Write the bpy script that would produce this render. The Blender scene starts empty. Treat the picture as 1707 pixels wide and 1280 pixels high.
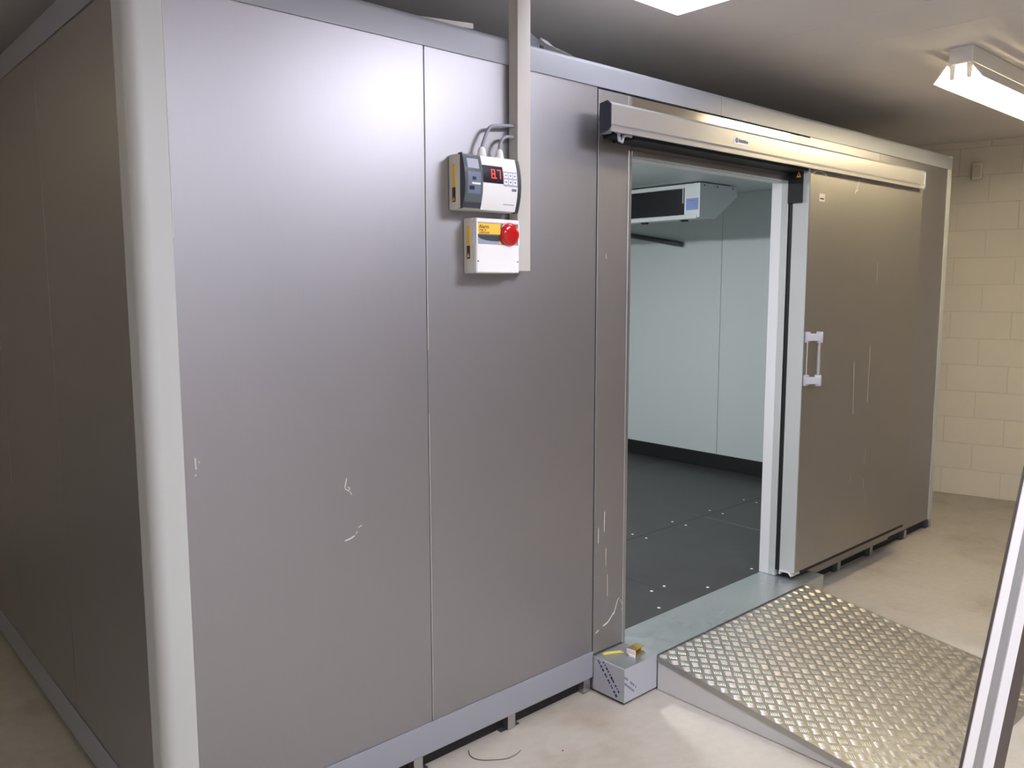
import bpy, bmesh, math, random
from mathutils import Vector, Matrix
random.seed(7)
SC = bpy.context.scene
COL = SC.collection

# ------------------------------------------------------------------ camera
cd = bpy.data.cameras.new('camera'); cam = bpy.data.objects.new('camera', cd); COL.objects.link(cam)
cd.sensor_fit = 'HORIZONTAL'; cd.sensor_width = 36.0; cd.lens = 36.0 * 1377.2 / 1707.0
cd.clip_start = 0.02; cd.clip_end = 60
YAW, PITCH, ROLL = 0.7347, 0.1184, -0.0018
fw = Vector((math.sin(YAW) * math.cos(PITCH), math.cos(YAW) * math.cos(PITCH), -math.sin(PITCH)))
r0 = Vector((math.cos(YAW), -math.sin(YAW), 0)); u0 = r0.cross(fw)
rr = r0 * math.cos(ROLL) + u0 * math.sin(ROLL); uu = -r0 * math.sin(ROLL) + u0 * math.cos(ROLL)
cam.matrix_world = Matrix(((rr.x, uu.x, -fw.x, -0.6835), (rr.y, uu.y, -fw.y, -2.1015), (rr.z, uu.z, -fw.z, 1.6), (0, 0, 0, 1)))
SC.camera = cam

# ------------------------------------------------------------------ world, exposure, lamp levels
w = bpy.data.worlds.new('world'); SC.world = w; w.use_nodes = True
w.node_tree.nodes['Background'].inputs[0].default_value = (0.02, 0.02, 0.022, 1)
w.node_tree.nodes['Background'].inputs[1].default_value = 1.0
SC.view_settings.view_transform = 'Standard'; SC.view_settings.look = 'None'
SC.view_settings.gamma = 1.0; SC.view_settings.use_curve_mapping = False
SC.view_settings.exposure = 1.40
PANEL_COL, PANEL_E = (0.89, 0.885, 1.0), 15.5       # cool square ceiling panels (strength set per panel, see square_panel)
TUBE_COL, TUBE_E = (1.0, 0.84, 0.52), 19.0         # warm twin tubes
COLD_COL, COLD_E = (0.95, 1.0, 1.0), 185.0         # bulkhead lamp inside the cold room
CEIL = 2.65
SC.cycles.blur_glossy = 1.0

# ------------------------------------------------------------------ materials
def lin(c):
    return tuple(((v / 255) / 12.92 if v / 255 <= 0.04045 else ((v / 255 + 0.055) / 1.055) ** 2.4) for v in c) + (1.0,)
def base(name):
    m = bpy.data.materials.new(name); m.use_nodes = True
    nt = m.node_tree; return m, nt, nt.nodes['Principled BSDF']
def plain(name, rgb, rough=0.5, metal=0.0, coat=0.0, spec=0.5, noise=0.0, nscale=8.0, bump=0.0, bscale=60.0, trans=0.0):
    m, nt, b = base(name)
    b.inputs['Base Color'].default_value = lin(rgb); b.inputs['Roughness'].default_value = rough
    b.inputs['Metallic'].default_value = metal; b.inputs['Coat Weight'].default_value = coat
    b.inputs['Specular IOR Level'].default_value = spec
    b.inputs['Transmission Weight'].default_value = trans
    tc = nt.nodes.new('ShaderNodeTexCoord')
    if noise > 0:
        n = nt.nodes.new('ShaderNodeTexNoise'); n.inputs['Scale'].default_value = nscale; n.inputs['Detail'].default_value = 5
        nt.links.new(tc.outputs['Object'], n.inputs['Vector'])
        mx = nt.nodes.new('ShaderNodeMixRGB'); mx.blend_type = 'MULTIPLY'; mx.inputs[0].default_value = 1
        cr = nt.nodes.new('ShaderNodeValToRGB'); cr.color_ramp.elements[0].position = 0.3; cr.color_ramp.elements[1].position = 0.75
        lo = 1 - noise; cr.color_ramp.elements[0].color = (lo, lo, lo, 1); cr.color_ramp.elements[1].color = (1, 1, 1, 1)
        nt.links.new(n.outputs['Fac'], cr.inputs[0]); mx.inputs[1].default_value = lin(rgb)
        nt.links.new(cr.outputs[0], mx.inputs[2]); nt.links.new(mx.outputs[0], b.inputs['Base Color'])
    if bump > 0:
        n2 = nt.nodes.new('ShaderNodeTexNoise'); n2.inputs['Scale'].default_value = bscale; n2.inputs['Detail'].default_value = 4
        nt.links.new(tc.outputs['Object'], n2.inputs['Vector'])
        bp = nt.nodes.new('ShaderNodeBump'); bp.inputs['Strength'].default_value = bump; bp.inputs['Distance'].default_value = 0.002
        nt.links.new(n2.outputs['Fac'], bp.inputs['Height']); nt.links.new(bp.outputs[0], b.inputs['Normal'])
    return m
def emit(name, col, e, basec=(0.8, 0.8, 0.8, 1)):
    m, nt, b = base(name)
    b.inputs['Base Color'].default_value = basec
    b.inputs['Emission Color'].default_value = (*col, 1); b.inputs['Emission Strength'].default_value = e
    return m
def steel(name, rgb, rough, grain=0.10, streak=(60, 60, 0.8), metal=1.0):
    """satin sheet metal: fine grain running up and down, cloudy gloss"""
    m, nt, b = base(name)
    tc = nt.nodes.new('ShaderNodeTexCoord'); mp = nt.nodes.new('ShaderNodeMapping'); mp.inputs['Scale'].default_value = streak
    nt.links.new(tc.outputs['Object'], mp.inputs['Vector'])
    n = nt.nodes.new('ShaderNodeTexNoise'); n.inputs['Scale'].default_value = 6; n.inputs['Detail'].default_value = 4
    nt.links.new(mp.outputs[0], n.inputs['Vector'])
    n2 = nt.nodes.new('ShaderNodeTexNoise'); n2.inputs['Scale'].default_value = 2.2; n2.inputs['Detail'].default_value = 6
    nt.links.new(tc.outputs['Object'], n2.inputs['Vector'])
    ad = nt.nodes.new('ShaderNodeMath'); ad.operation = 'ADD'
    nt.links.new(n.outputs['Fac'], ad.inputs[0]); nt.links.new(n2.outputs['Fac'], ad.inputs[1])
    mr = nt.nodes.new('ShaderNodeMapRange'); mr.inputs[1].default_value = 0.6; mr.inputs[2].default_value = 1.4
    mr.inputs[3].default_value = rough - grain * 0.5; mr.inputs[4].default_value = rough + grain * 0.5
    nt.links.new(ad.outputs[0], mr.inputs[0]); nt.links.new(mr.outputs[0], b.inputs['Roughness'])
    mr2 = nt.nodes.new('ShaderNodeMapRange'); mr2.inputs[1].default_value = 0.3; mr2.inputs[2].default_value = 0.7
    mr2.inputs[3].default_value = 0.985; mr2.inputs[4].default_value = 1.01
    nt.links.new(n.outputs['Fac'], mr2.inputs[0])
    mx = nt.nodes.new('ShaderNodeMixRGB'); mx.blend_type = 'MULTIPLY'; mx.inputs[0].default_value = 1; mx.inputs[1].default_value = lin(rgb)
    nt.links.new(mr2.outputs[0], mx.inputs[2]); nt.links.new(mx.outputs[0], b.inputs['Base Color'])
    b.inputs['Metallic'].default_value = metal
    bp = nt.nodes.new('ShaderNodeBump'); bp.inputs['Strength'].default_value = 0.02; bp.inputs['Distance'].default_value = 0.0005
    nt.links.new(n.outputs['Fac'], bp.inputs['Height']); nt.links.new(bp.outputs[0], b.inputs['Normal'])
    return m
def concrete():
    m, nt, b = base('concrete_floor')
    tc = nt.nodes.new('ShaderNodeTexCoord')
    n = nt.nodes.new('ShaderNodeTexNoise'); n.inputs['Scale'].default_value = 1.6; n.inputs['Detail'].default_value = 8; n.inputs['Roughness'].default_value = 0.62
    n2 = nt.nodes.new('ShaderNodeTexNoise'); n2.inputs['Scale'].default_value = 26; n2.inputs['Detail'].default_value = 5
    for k in (n, n2): nt.links.new(tc.outputs['Object'], k.inputs['Vector'])
    cr = nt.nodes.new('ShaderNodeValToRGB'); e = cr.color_ramp.elements
    e[0].position = 0.28; e[0].color = lin((150, 137, 120)); e[1].position = 0.50; e[1].color = lin((175, 169, 158))
    e.new(0.8).color = lin((184, 178, 169))
    nt.links.new(n.outputs['Fac'], cr.inputs[0])
    mr = nt.nodes.new('ShaderNodeMapRange'); mr.inputs[1].default_value = 0.3; mr.inputs[2].default_value = 0.7; mr.inputs[3].default_value = 0.95; mr.inputs[4].default_value = 1.03
    nt.links.new(n2.outputs['Fac'], mr.inputs[0])
    mx = nt.nodes.new('ShaderNodeMixRGB'); mx.blend_type = 'MULTIPLY'; mx.inputs[0].default_value = 1
    nt.links.new(cr.outputs[0], mx.inputs[1]); nt.links.new(mr.outputs[0], mx.inputs[2])
    nt.links.new(mx.outputs[0], b.inputs['Base Color']); b.inputs['Roughness'].default_value = 0.62
    bp = nt.nodes.new('ShaderNodeBump'); bp.inputs['Strength'].default_value = 0.12; bp.inputs['Distance'].default_value = 0.003
    nt.links.new(n2.outputs['Fac'], bp.inputs['Height']); nt.links.new(bp.outputs[0], b.inputs['Normal'])
    return m
M = dict(
    panel=steel('satin_steel_panel', (174, 173, 178), 0.45, 0.03, metal=1.0),
    frame=steel('door_frame_steel', (176, 175, 178), 0.46, 0.04, metal=1.0),
    gloss=steel('film_bright_steel', (206, 204, 202), 0.17, 0.05, metal=1.0),
    door=steel('satin_steel_door', (176, 173, 170), 0.48, 0.03, metal=1.0),
    galv=steel('galvanised_sheet', (186, 192, 194), 0.34, 0.2, (5, 5, 5), 0.8),
    tread=steel('aluminium_tread', (176, 174, 170), 0.37, 0.06, (3, 3, 3), 0.9),
    trim_h=plain('blue_grey_trim', (158, 161, 170), 0.40, 0.15, noise=0.03, nscale=3),
    trim=plain('grey_trim', (198, 200, 199), 0.42, 0.1, noise=0.03, nscale=3),
    cover=steel('anodised_aluminium', (205, 204, 205), 0.34, 0.05, (0.6, 60, 60), 0.8),
    alu=steel('mill_aluminium', (196, 196, 198), 0.36, 0.06, (40, 40, 0.8)),
    ramp_side=plain('ramp_side_sheet', (214, 213, 212), 0.55, noise=0.03),
    film=plain('film_covered_sheet', (182, 184, 192), 0.45, 0.1),
    ink=plain('blue_print', (58, 70, 128), 0.6),
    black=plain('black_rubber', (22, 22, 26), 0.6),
    navy=plain('dark_blue_plastic', (50, 50, 66), 0.5),
    white_in=plain('white_coated_panel', (206, 212, 212), 0.45),
    jamb=plain('white_jamb', (226, 226, 228), 0.5),
    ply=plain('black_phenolic_board', (58, 57, 57), 0.45, noise=0.25, nscale=5, bump=0.15, bscale=160),
    skirt=plain('black_skirting', (26, 27, 30), 0.5),
    plast=plain('white_plastic', (236, 236, 236), 0.42),
    plast_side=plain('grey_white_plastic', (214, 210, 200), 0.5),
    smoke=plain('smoked_window', (92, 104, 108), 0.12, coat=0.5),
    dark=plain('dark_grey_plastic', (62, 64, 70), 0.45),
    disp=plain('display_window', (30, 28, 44), 0.2),
    led=emit('red_digits', (1.0, 0.05, 0.02), 0.7, (0.3, 0.01, 0.01, 1)),
    key=plain('keypad_grey', (170, 172, 190), 0.5),
    logo=plain('logo_blue_grey', (108, 116, 140), 0.5),
    yellow=plain('yellow_label', (246, 196, 70), 0.6),
    brown=plain('dark_label', (64, 48, 24), 0.6),
    red=plain('red_lens', (190, 22, 22), 0.12, coat=0.6),
    greyblue=plain('alarm_face_grey', (150, 158, 174), 0.5),
    trunk=plain('beige_trunking', (200, 196, 190), 0.5, noise=0.03),
    cable=plain('grey_cable', (150, 154, 166), 0.5),
    chrome=plain('chrome', (220, 220, 222), 0.12, 1.0),
    handle=plain('grey_handle_plastic', (186, 187, 196), 0.45),
    paint=plain('white_wear_and_highlight', (214, 210, 202), 0.7),
    evap=plain('evaporator_casing', (206, 210, 212), 0.35, 0.25),
    coil=plain('coil_black', (30, 30, 36), 0.5),
    bluelabel=plain('blue_label', (120, 138, 196), 0.5),
    conc=concrete(),
    ceil=plain('ceiling_paint', (236, 230, 227), 0.85, noise=0.05, nscale=2.0, bump=0.1, bscale=30),
    wall=plain('cream_wall_paint', (224, 216, 198), 0.8, noise=0.04, nscale=3, bump=0.12, bscale=70),
    offwhite=plain('offwhite_wall_paint', (206, 204, 204), 0.85, noise=0.04, nscale=3),
    mortar=plain('mortar_paint', (206, 197, 178), 0.85),
    lampwhite=plain('lamp_white_enamel', (232, 230, 226), 0.4),
    panel_lamp=emit('cool_diffuser', PANEL_COL, PANEL_E), panel_weak=emit('cool_diffuser_weak', PANEL_COL, PANEL_E * 0.10), panel_strong=emit('neutral_diffuser_strong', (1.0, 0.985, 0.985), PANEL_E * 0.78),
    tube=emit('warm_tube', TUBE_COL, TUBE_E),
    dim_tube=emit('dim_warm_tube', (1.0, 0.83, 0.52), TUBE_E * 0.24),  # weaker copy of the warm tube, for the left passage
    cold_lamp=emit('cold_room_diffuser', COLD_COL, COLD_E),
    brass=plain('brass_plate', (196, 168, 96), 0.35, 0.8),
    yplastic=plain('yellow_plastic', (222, 208, 96), 0.5),
    wire=plain('olive_wire', (120, 112, 84), 0.6),
    foam=plain('foam_white', (214, 212, 210), 0.75, noise=0.05, nscale=20),
    foil=plain('torn_foil', (206, 206, 208), 0.5, 0.2),
    slate=plain('slate_plastic', (86, 92, 104), 0.5),
    alu_bright=plain('bright_aluminium', (226, 224, 225), 0.45, 0.0),
    alu_dark=plain('aluminium_shaded_side', (98, 88, 84), 0.4, 0.3),  # shaded copy of the rail's aluminium, for its dark side faces
)

# ------------------------------------------------------------------ helpers
def obj(name, bm, mats, parent=None, smooth=None):
    me = bpy.data.meshes.new(name); bm.normal_update(); bm.to_mesh(me); bm.free()
    for m in (mats if isinstance(mats, (list, tuple)) else [mats]): me.materials.append(M[m] if isinstance(m, str) else m)
    o = bpy.data.objects.new(name, me); COL.objects.link(o)
    if parent: o.parent = parent
    if smooth is not None:
        for p in me.polygons: p.use_smooth = True
        me.set_sharp_from_angle(angle=math.radians(smooth))
    return o
def tag(o, label=None, cat=None, group=None, kind=None):
    if label: o['label'] = label
    if cat: o['category'] = cat
    if group: o['group'] = group
    if kind: o['kind'] = kind
    return o
def thing(name, label, cat, loc=(0, 0, 0), group=None):
    o = bpy.data.objects.new(name, None); COL.objects.link(o); o.location = loc; o.empty_display_size = 0.05
    return tag(o, label, cat, group)
def box(bm, x0, x1, y0, y1, z0, z1, bev=0.0, mi=0, seg=1):
    vs = [bm.verts.new((x, y, z)) for z in (z0, z1) for y in (y0, y1) for x in (x0, x1)]
    fs = []
    for f in ((0, 2, 3, 1), (4, 5, 7, 6), (0, 1, 5, 4), (2, 6, 7, 3), (0, 4, 6, 2), (1, 3, 7, 5)):
        fc = bm.faces.new([vs[i] for i in f]); fc.material_index = mi; fs.append(fc)
    if bev > 0:
        es = list({e for f in fs for e in f.edges})
        bmesh.ops.bevel(bm, geom=es, offset=bev, segments=seg, affect='EDGES', profile=0.5)
    return fs
def B(name, x0, x1, y0, y1, z0, z1, mat, parent=None, bev=0.0, seg=1, rel=None):
    """one box part; world coordinates minus the parent's base"""
    p = parent_base(parent)
    bm = bmesh.new(); box(bm, x0 - p.x, x1 - p.x, y0 - p.y, y1 - p.y, z0 - p.z, z1 - p.z, bev, 0, seg)
    return obj(name, bm, mat, parent, smooth=30 if bev else None)
def parent_base(o):
    v = Vector((0, 0, 0))
    while o: v += o.location; o = o.parent
    return v
def prism(bm, poly, axis, a0, a1, mi=0):
    """poly: 2D points in the plane normal to axis ('x': (y,z), 'y': (x,z), 'z': (x,y))"""
    def P(q, a): return {'x': (a, q[0], q[1]), 'y': (q[0], a, q[1]), 'z': (q[0], q[1], a)}[axis]
    A = [bm.verts.new(P(q, a0)) for q in poly]; Bv = [bm.verts.new(P(q, a1)) for q in poly]
    n = len(poly)
    fs = [bm.faces.new(A), bm.faces.new(Bv[::-1])]
    for i in range(n): fs.append(bm.faces.new((A[i], Bv[i], Bv[(i + 1) % n], A[(i + 1) % n])))
    for f in fs: f.material_index = mi
    bmesh.ops.recalc_face_normals(bm, faces=fs)
    return fs
def PR(name, poly, axis, a0, a1, mat, parent=None, smooth=None):
    p = parent_base(parent)
    off = {'x': (p.y, p.z, p.x), 'y': (p.x, p.z, p.y), 'z': (p.x, p.y, p.z)}[axis]
    bm = bmesh.new(); prism(bm, [(q[0] - off[0], q[1] - off[1]) for q in poly], axis, a0 - off[2], a1 - off[2])
    return obj(name, bm, mat, parent, smooth)
def tube(bm, pts, r, n=8, cap=True):
    pts = [Vector(p) for p in pts]; rings = []
    prev = None
    for i, p in enumerate(pts):
        t = (pts[min(i + 1, len(pts) - 1)] - pts[max(i - 1, 0)]).normalized()
        if prev is None:
            a = Vector((0, 0, 1)) if abs(t.z) < 0.9 else Vector((1, 0, 0)); u = t.cross(a).normalized()
        else: u = (prev - t * prev.dot(t)).normalized()
        prev = u; v = t.cross(u)
        rings.append([bm.verts.new(p + (u * math.cos(k * 2 * math.pi / n) + v * math.sin(k * 2 * math.pi / n)) * r) for k in range(n)])
    for a, b in zip(rings, rings[1:]):
        for k in range(n): bm.faces.new((a[k], a[(k + 1) % n], b[(k + 1) % n], b[k]))
    if cap: bm.faces.new(rings[0][::-1]); bm.faces.new(rings[-1])
def smooth_path(pts, k=6):
    out = []; P = [Vector(p) for p in pts]; n = len(P)
    for i in range(n - 1):
        a, b, c, d = P[max(i - 1, 0)], P[i], P[i + 1], P[min(i + 2, n - 1)]
        for s in range(k):
            t = s / k
            out.append(0.5 * ((2 * b) + (c - a) * t + (2 * a - 5 * b + 4 * c - d) * t * t + (3 * b - a - 3 * c + d) * t ** 3))
    out.append(P[-1]); return out
def T(name, pts, r, mat, parent=None, n=8, k=6):
    p = parent_base(parent); bm = bmesh.new(); tube(bm, [q - p for q in (smooth_path(pts, k) if k else map(Vector, pts))], r, n)
    return obj(name, bm, mat, parent, smooth=50)
def cyl(bm, c, axis, r0, r1, h, n=20):
    """lathe cone/cylinder from c along axis"""
    c = Vector(c); a = Vector(axis).normalized(); q = Vector((0, 0, 1)) if abs(a.z) < 0.9 else Vector((1, 0, 0))
    u = a.cross(q).normalized(); v = a.cross(u)
    R = []
    for h_, r in ((0, r0), (h, r1)):
        R.append([bm.verts.new(c + a * h_ + (u * math.cos(i * 2 * math.pi / n) + v * math.sin(i * 2 * math.pi / n)) * r) for i in range(n)])
    fs = [bm.faces.new((R[0][i], R[0][(i + 1) % n], R[1][(i + 1) % n], R[1][i])) for i in range(n)]
    fs += [bm.faces.new(R[0][::-1]), bm.faces.new(R[1])]
    bmesh.ops.recalc_face_normals(bm, faces=fs)
def lathe(bm, c, axis, prof, n=28):
    c = Vector(c); a = Vector(axis).normalized(); q = Vector((0, 0, 1)) if abs(a.z) < 0.9 else Vector((1, 0, 0))
    u = a.cross(q).normalized(); v = a.cross(u); R = []
    for h_, r in prof:
        R.append([bm.verts.new(c + a * h_ + (u * math.cos(i * 2 * math.pi / n) + v * math.sin(i * 2 * math.pi / n)) * max(r, 1e-5)) for i in range(n)])
    fs = []
    for s, t in zip(R, R[1:]):
        for i in range(n): fs.append(bm.faces.new((s[i], s[(i + 1) % n], t[(i + 1) % n], t[i])))
    fs += [bm.faces.new(R[0][::-1]), bm.faces.new(R[-1])]
    bmesh.ops.recalc_face_normals(bm, faces=fs)
def text(name, body, size, mat, parent, origin, xdir, updir, depth=0.0004, bold=0.0):
    """flat lettering standing on a surface"""
    cu = bpy.data.curves.new(name, 'FONT'); cu.body = body; cu.size = size; cu.extrude = depth; cu.offset = bold; cu.resolution_u = 3
    t = bpy.data.objects.new(name, cu); COL.objects.link(t)
    dg = bpy.context.evaluated_depsgraph_get(); dg.update()
    me = bpy.data.meshes.new_from_object(t.evaluated_get(dg)); bpy.data.objects.remove(t); bpy.data.curves.remove(cu)
    me.name = name; me.materials.clear(); me.materials.append(M[mat])
    o = bpy.data.objects.new(name, me); COL.objects.link(o); o.parent = parent
    x = Vector(xdir).normalized(); y = Vector(updir); y = (y - x * y.dot(x)).normalized(); z = x.cross(y)
    og = Vector(origin) - parent_base(parent)
    o.matrix_local = Matrix(((x.x, y.x, z.x, og.x), (x.y, y.y, z.y, og.y), (x.z, y.z, z.z, og.z), (0, 0, 0, 1)))
    return o
def marks(name, strokes, wdt, mat, parent, plane_y):
    """worn marks or painted edge highlights on a front face: one ribbon for each stroke given in (x, z), a hair proud of the face at y = plane_y"""
    p = parent_base(parent)
    for s in strokes:
        n = len(s); L_, R_ = [], []
        for i, (x, z) in enumerate(s):
            (ax, az), (bx, bz) = s[max(i - 1, 0)], s[min(i + 1, n - 1)]
            d = Vector((bx - ax, bz - az)); d.normalize(); k = random.uniform(0.35, 0.6) * wdt
            L_.append((x - d.y * k - p.x, z + d.x * k - p.z)); R_.append((x + d.y * k - p.x, z - d.x * k - p.z))
        bm = bmesh.new(); y0, y1 = plane_y - p.y, plane_y - 0.0005 - p.y
        V = [[bm.verts.new((q[0], yy, q[1])) for q in side] for side in (L_, R_) for yy in (y0, y1)]
        for i in range(n - 1):
            for a_, b_ in ((0, 1), (1, 3), (3, 2), (2, 0)): bm.faces.new((V[a_][i], V[a_][i + 1], V[b_][i + 1], V[b_][i]))
        for i in (0, n - 1): bm.faces.new((V[0][i], V[1][i], V[3][i], V[2][i]))
        bmesh.ops.recalc_face_normals(bm, faces=list(bm.faces))
        obj(name, bm, mat, parent)

# ================================================================== the room
RX0, RX1, RY0, RY1 = -1.75, 6.6, -4.6, 3.75
def struct(name, x0, x1, y0, y1, z0, z1, mat):
    o = B(name, x0, x1, y0, y1, z0, z1, mat); o['kind'] = 'structure'; return o
struct('floor', RX0 - .1, RX1 + .6, RY0 - .1, RY1 + .1, -0.1, 0.0, 'conc')
ceil_o = struct('ceiling', RX0 - .1, RX1 + .6, RY0 - .1, RY1 + .1, CEIL, CEIL + 0.1, 'ceil')
for jx_ in (2.64, 3.003): B('joint_bead', jx_ - .004, jx_ + .004, RY0, RY1, CEIL - .0012, CEIL + .001, 'ceil', ceil_o)
struct('wall_left', RX0 - .1, RX0, RY0, RY1, 0, CEIL, 'offwhite')
struct('wall_back', RX0, RX1, RY1, RY1 + .1, 0, CEIL, 'wall')
struct('wall_front', RX0, RX1 + .6, RY0 - .1, RY0, 0, CEIL, 'offwhite')
# block wall at the far right end, a little out of square with the cold room
wb = bpy.data.objects.new('wall_right', None)
WA = math.atan2(-(6.1116 - 5.9862), -(-0.1618 - 0.3693))
bm = bmesh.new(); box(bm, 0.0035, 0.16, -5.2, 3.7, 0, CEIL)
wr = obj('wall_right', bm, 'mortar'); bpy.data.objects.remove(wb)
wr.location = (6.0162, 0.2428, 0); wr.rotation_euler = (0, 0, -WA if False else math.atan2(0.1254, 0.5311)); wr['kind'] = 'structure'
bmk = bmesh.new(); box(bmk, 0.001, 0.02, 0.0014, 0.3986, 0.0014, 0.1986, 0.002, 0)
bme = bpy.data.meshes.new('block'); bmk.to_mesh(bme); bmk.free(); bme.materials.append(M['wall'])
for row in range(14):
    for c in range(-4, 4):
        if row == 13:
            pass
        o = bpy.data.objects.new('block', bme); COL.objects.link(o); o.parent = wr
        o.location = (random.uniform(-0.0008, 0.0004), c * 0.4 + (0.2 if row % 2 else 0.0) + 0.09, row * 0.2)
        if row == 13: o.scale = (1, 1, 0.24)

# ================================================================== the cold room
H0, H1 = 0.063, 2.40           # underside and top of the walls
TH = 0.08                      # panel thickness
CX1, CY1 = 4.985, 3.25
cr = thing('cold_room', 'large walk-in cold room of satin steel panels with grey edge trims and an open doorway', 'cold room', (0, 0, 0)); cr['kind'] = 'thing'
def panel_x(x0, x1, z0=H0 + .005, z1=H1 - .01, mat='panel', y=0.0):
    """front panel: steel skin outside, white skin inside"""
    bm = bmesh.new()
    box(bm, x0 + .0012, x1 - .0012, y, y + TH * 0.5, z0, z1, 0.0015, 0)
    box(bm, x0 + .0006, x1 - .0006, y + TH * 0.5, y + TH, z0, z1, 0.0, 1)
    return obj('wall_panel', bm, [mat, 'white_in'], cr)
P1 = panel_x(TH, 0.858); P2 = panel_x(0.858, 1.640)
panel_x(3.182, 3.95); panel_x(3.95, CX1 - TH)
def panel_y(xo, sgn, y0, y1):
    bm = bmesh.new()
    a, b, c = xo, xo + sgn * TH * 0.5, xo + sgn * TH
    box(bm, min(a, b), max(a, b), y0 + .0012, y1 - .0012, H0 + .005, H1 - .01, 0.0015, 0)
    box(bm, min(b, c), max(b, c), y0 + .0018, y1 - .0018, H0 + .005, H1 - .01, 0.0, 1)
    return obj('wall_panel', bm, ['panel', 'white_in'], cr)
ys = [0.036, 0.86, 1.638, 2.416, CY1]
for a, b in zip(ys, ys[1:]): panel_y(0.0, 1, a, b)
for a, b in zip(ys[:3] + [CY1], ys[1:3] + [CY1]): panel_y(CX1, -1, a, b)
for a, b in zip([TH, .86, 1.64, 2.42, 3.2, 3.98], [.86, 1.64, 2.42, 3.2, 3.98, CX1 - TH]):
    bm = bmesh.new(); box(bm, a + .001, b - .001, CY1 - TH, CY1 - TH * .5, H0 + .005, H1 - .01, 0, 1); box(bm, a + .001, b - .001, CY1 - TH * .5, CY1, H0 + .005, H1 - .01, 0, 0)
    obj('wall_panel', bm, ['panel', 'white_in'], cr)
for a, b in zip([TH, .86, 1.64, 2.42, 3.2, 3.98], [.86, 1.64, 2.42, 3.2, 3.98, CX1 - TH]):
    B('roof_panel', a + .001, b - .001, TH, CY1 - TH, 2.30, 2.385, 'white_in', cr)
# trims: one L profile with a rounded nose
def lprof(a, b, t=0.003, r=0.022):
    """points of an L strip in (u, v): flange a along u>0 at v=-t..0, flange b along v>0 at u=-t..0, corner rounded"""
    pts = [(a, 0), (0.0, 0.0), (0.0, b), (-t, b)]
    n = 7
    for i in range(n + 1):
        ang = math.pi + i * (math.pi / 2) / n
        pts.append((-t + r + r * math.cos(ang), -t + r + r * math.sin(ang)))
    pts.append((a, -t)); return pts
def lfix(a, b, t=0.003, r=0.022):
    q = lprof(a, b, t, r); k = (r - t) * 0.3 if r > 0.012 else 0.0006; q[1:2] = [(r, 0.0), (k, k), (0.0, r)] if r > 0.012 else [(k, k)]; return q
E_ = 0.0008
# vertical corner trims (front-left, front-right) : u = x, v = y
PR('corner_trim', [(q[0] - E_, q[1] - E_) for q in lfix(0.084, 0.088, 0.003, 0.036)], 'z', H0 - .001, H1 + .001, 'trim', cr, 40)
PR('corner_trim', [(CX1 - q[0] + E_, q[1] - E_) for q in lfix(0.084, 0.088, 0.003, 0.036)], 'z', H0 - .001, H1 + .001, 'trim', cr, 40)
# top trims: u = y (back), v = -z (down)
def top_poly(b): return [(q[0] - E_ - .0005, H1 - q[1] + .003) for q in lfix(0.085, b, 0.003, 0.018)]
PR('top_trim', top_poly(0.084), 'x', 0.026, 2.4135, 'trim_h', cr, 40)
PR('top_trim', top_poly(0.084), 'x', 2.4155, CX1 - .024, 'trim_h', cr, 40)
PR('top_trim', [(q[0] - E_ - .0005, H1 - q[1] + .003) for q in lfix(0.085, 0.084, 0.003, 0.018)], 'y', 0.026, CY1, 'trim_h', cr, 40)
# bottom trims
def bot_poly(b): return [(q[0] - E_ - .0005, H0 + q[1] - .003) for q in lfix(0.085, b, 0.003, 0.006)]
PR('bottom_trim', bot_poly(0.106), 'x', 0.026, 1.639, 'trim_h', cr, 40)
PR('bottom_trim', bot_poly(0.106), 'x', 3.195, 4.30, 'door', cr, 40)
PR('bottom_trim', bot_poly(0.106), 'y', 0.026, CY1, 'trim_h', cr, 40)
# door frame
DX0, DX1, DZ1 = 1.83, 2.992, 2.092
bm = bmesh.new(); box(bm, 1.6415, DX0, -0.003, TH, H0 + .09, 2.312, 0.001); obj('door_frame_post', bm, 'frame', cr)
bm = bmesh.new(); box(bm, DX1, 3.181, -0.003, TH, H0 + .09, 2.312, 0.001); obj('door_frame_post', bm, 'frame', cr)
bm = bmesh.new(); box(bm, 1.8325, 2.9895, -0.0025, TH, 2.20, 2.312, 0.001); obj('door_lintel', bm, 'gloss', cr)
bm = bmesh.new(); box(bm, 1.8325, 2.9895, -0.0025, TH, DZ1 + .02, 2.1995, 0.0); obj('door_lintel', bm, 'frame', cr)
B('frame_edge', DX0 - .017, DX0 + .002, -0.006, 0.03, 0.148, DZ1 + .02, 'alu', cr, 0.0015)
B('frame_edge', DX0 + .002, DX1 - .002, -0.005, 0.03, DZ1, DZ1 + .022, 'alu', cr, 0.0015)
B('frame_edge', DX1 - .003, DX1 + .03, -0.005, 0.03, 0.148, DZ1 + .02, 'trim', cr, 0.0015)
B('jamb_liner', DX1 - .002, DX1 + .02, 0.0305, TH + .003, 0.148, DZ1, 'jamb', cr)
B('jamb_liner', DX0 - .02, DX0 + .002, 0.0305, TH + .003, 0.148, DZ1, 'jamb', cr)
B('jamb_liner', DX0, DX1, 0.0305, TH + .003, DZ1 - .002, DZ1 + .02, 'jamb', cr)
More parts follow.
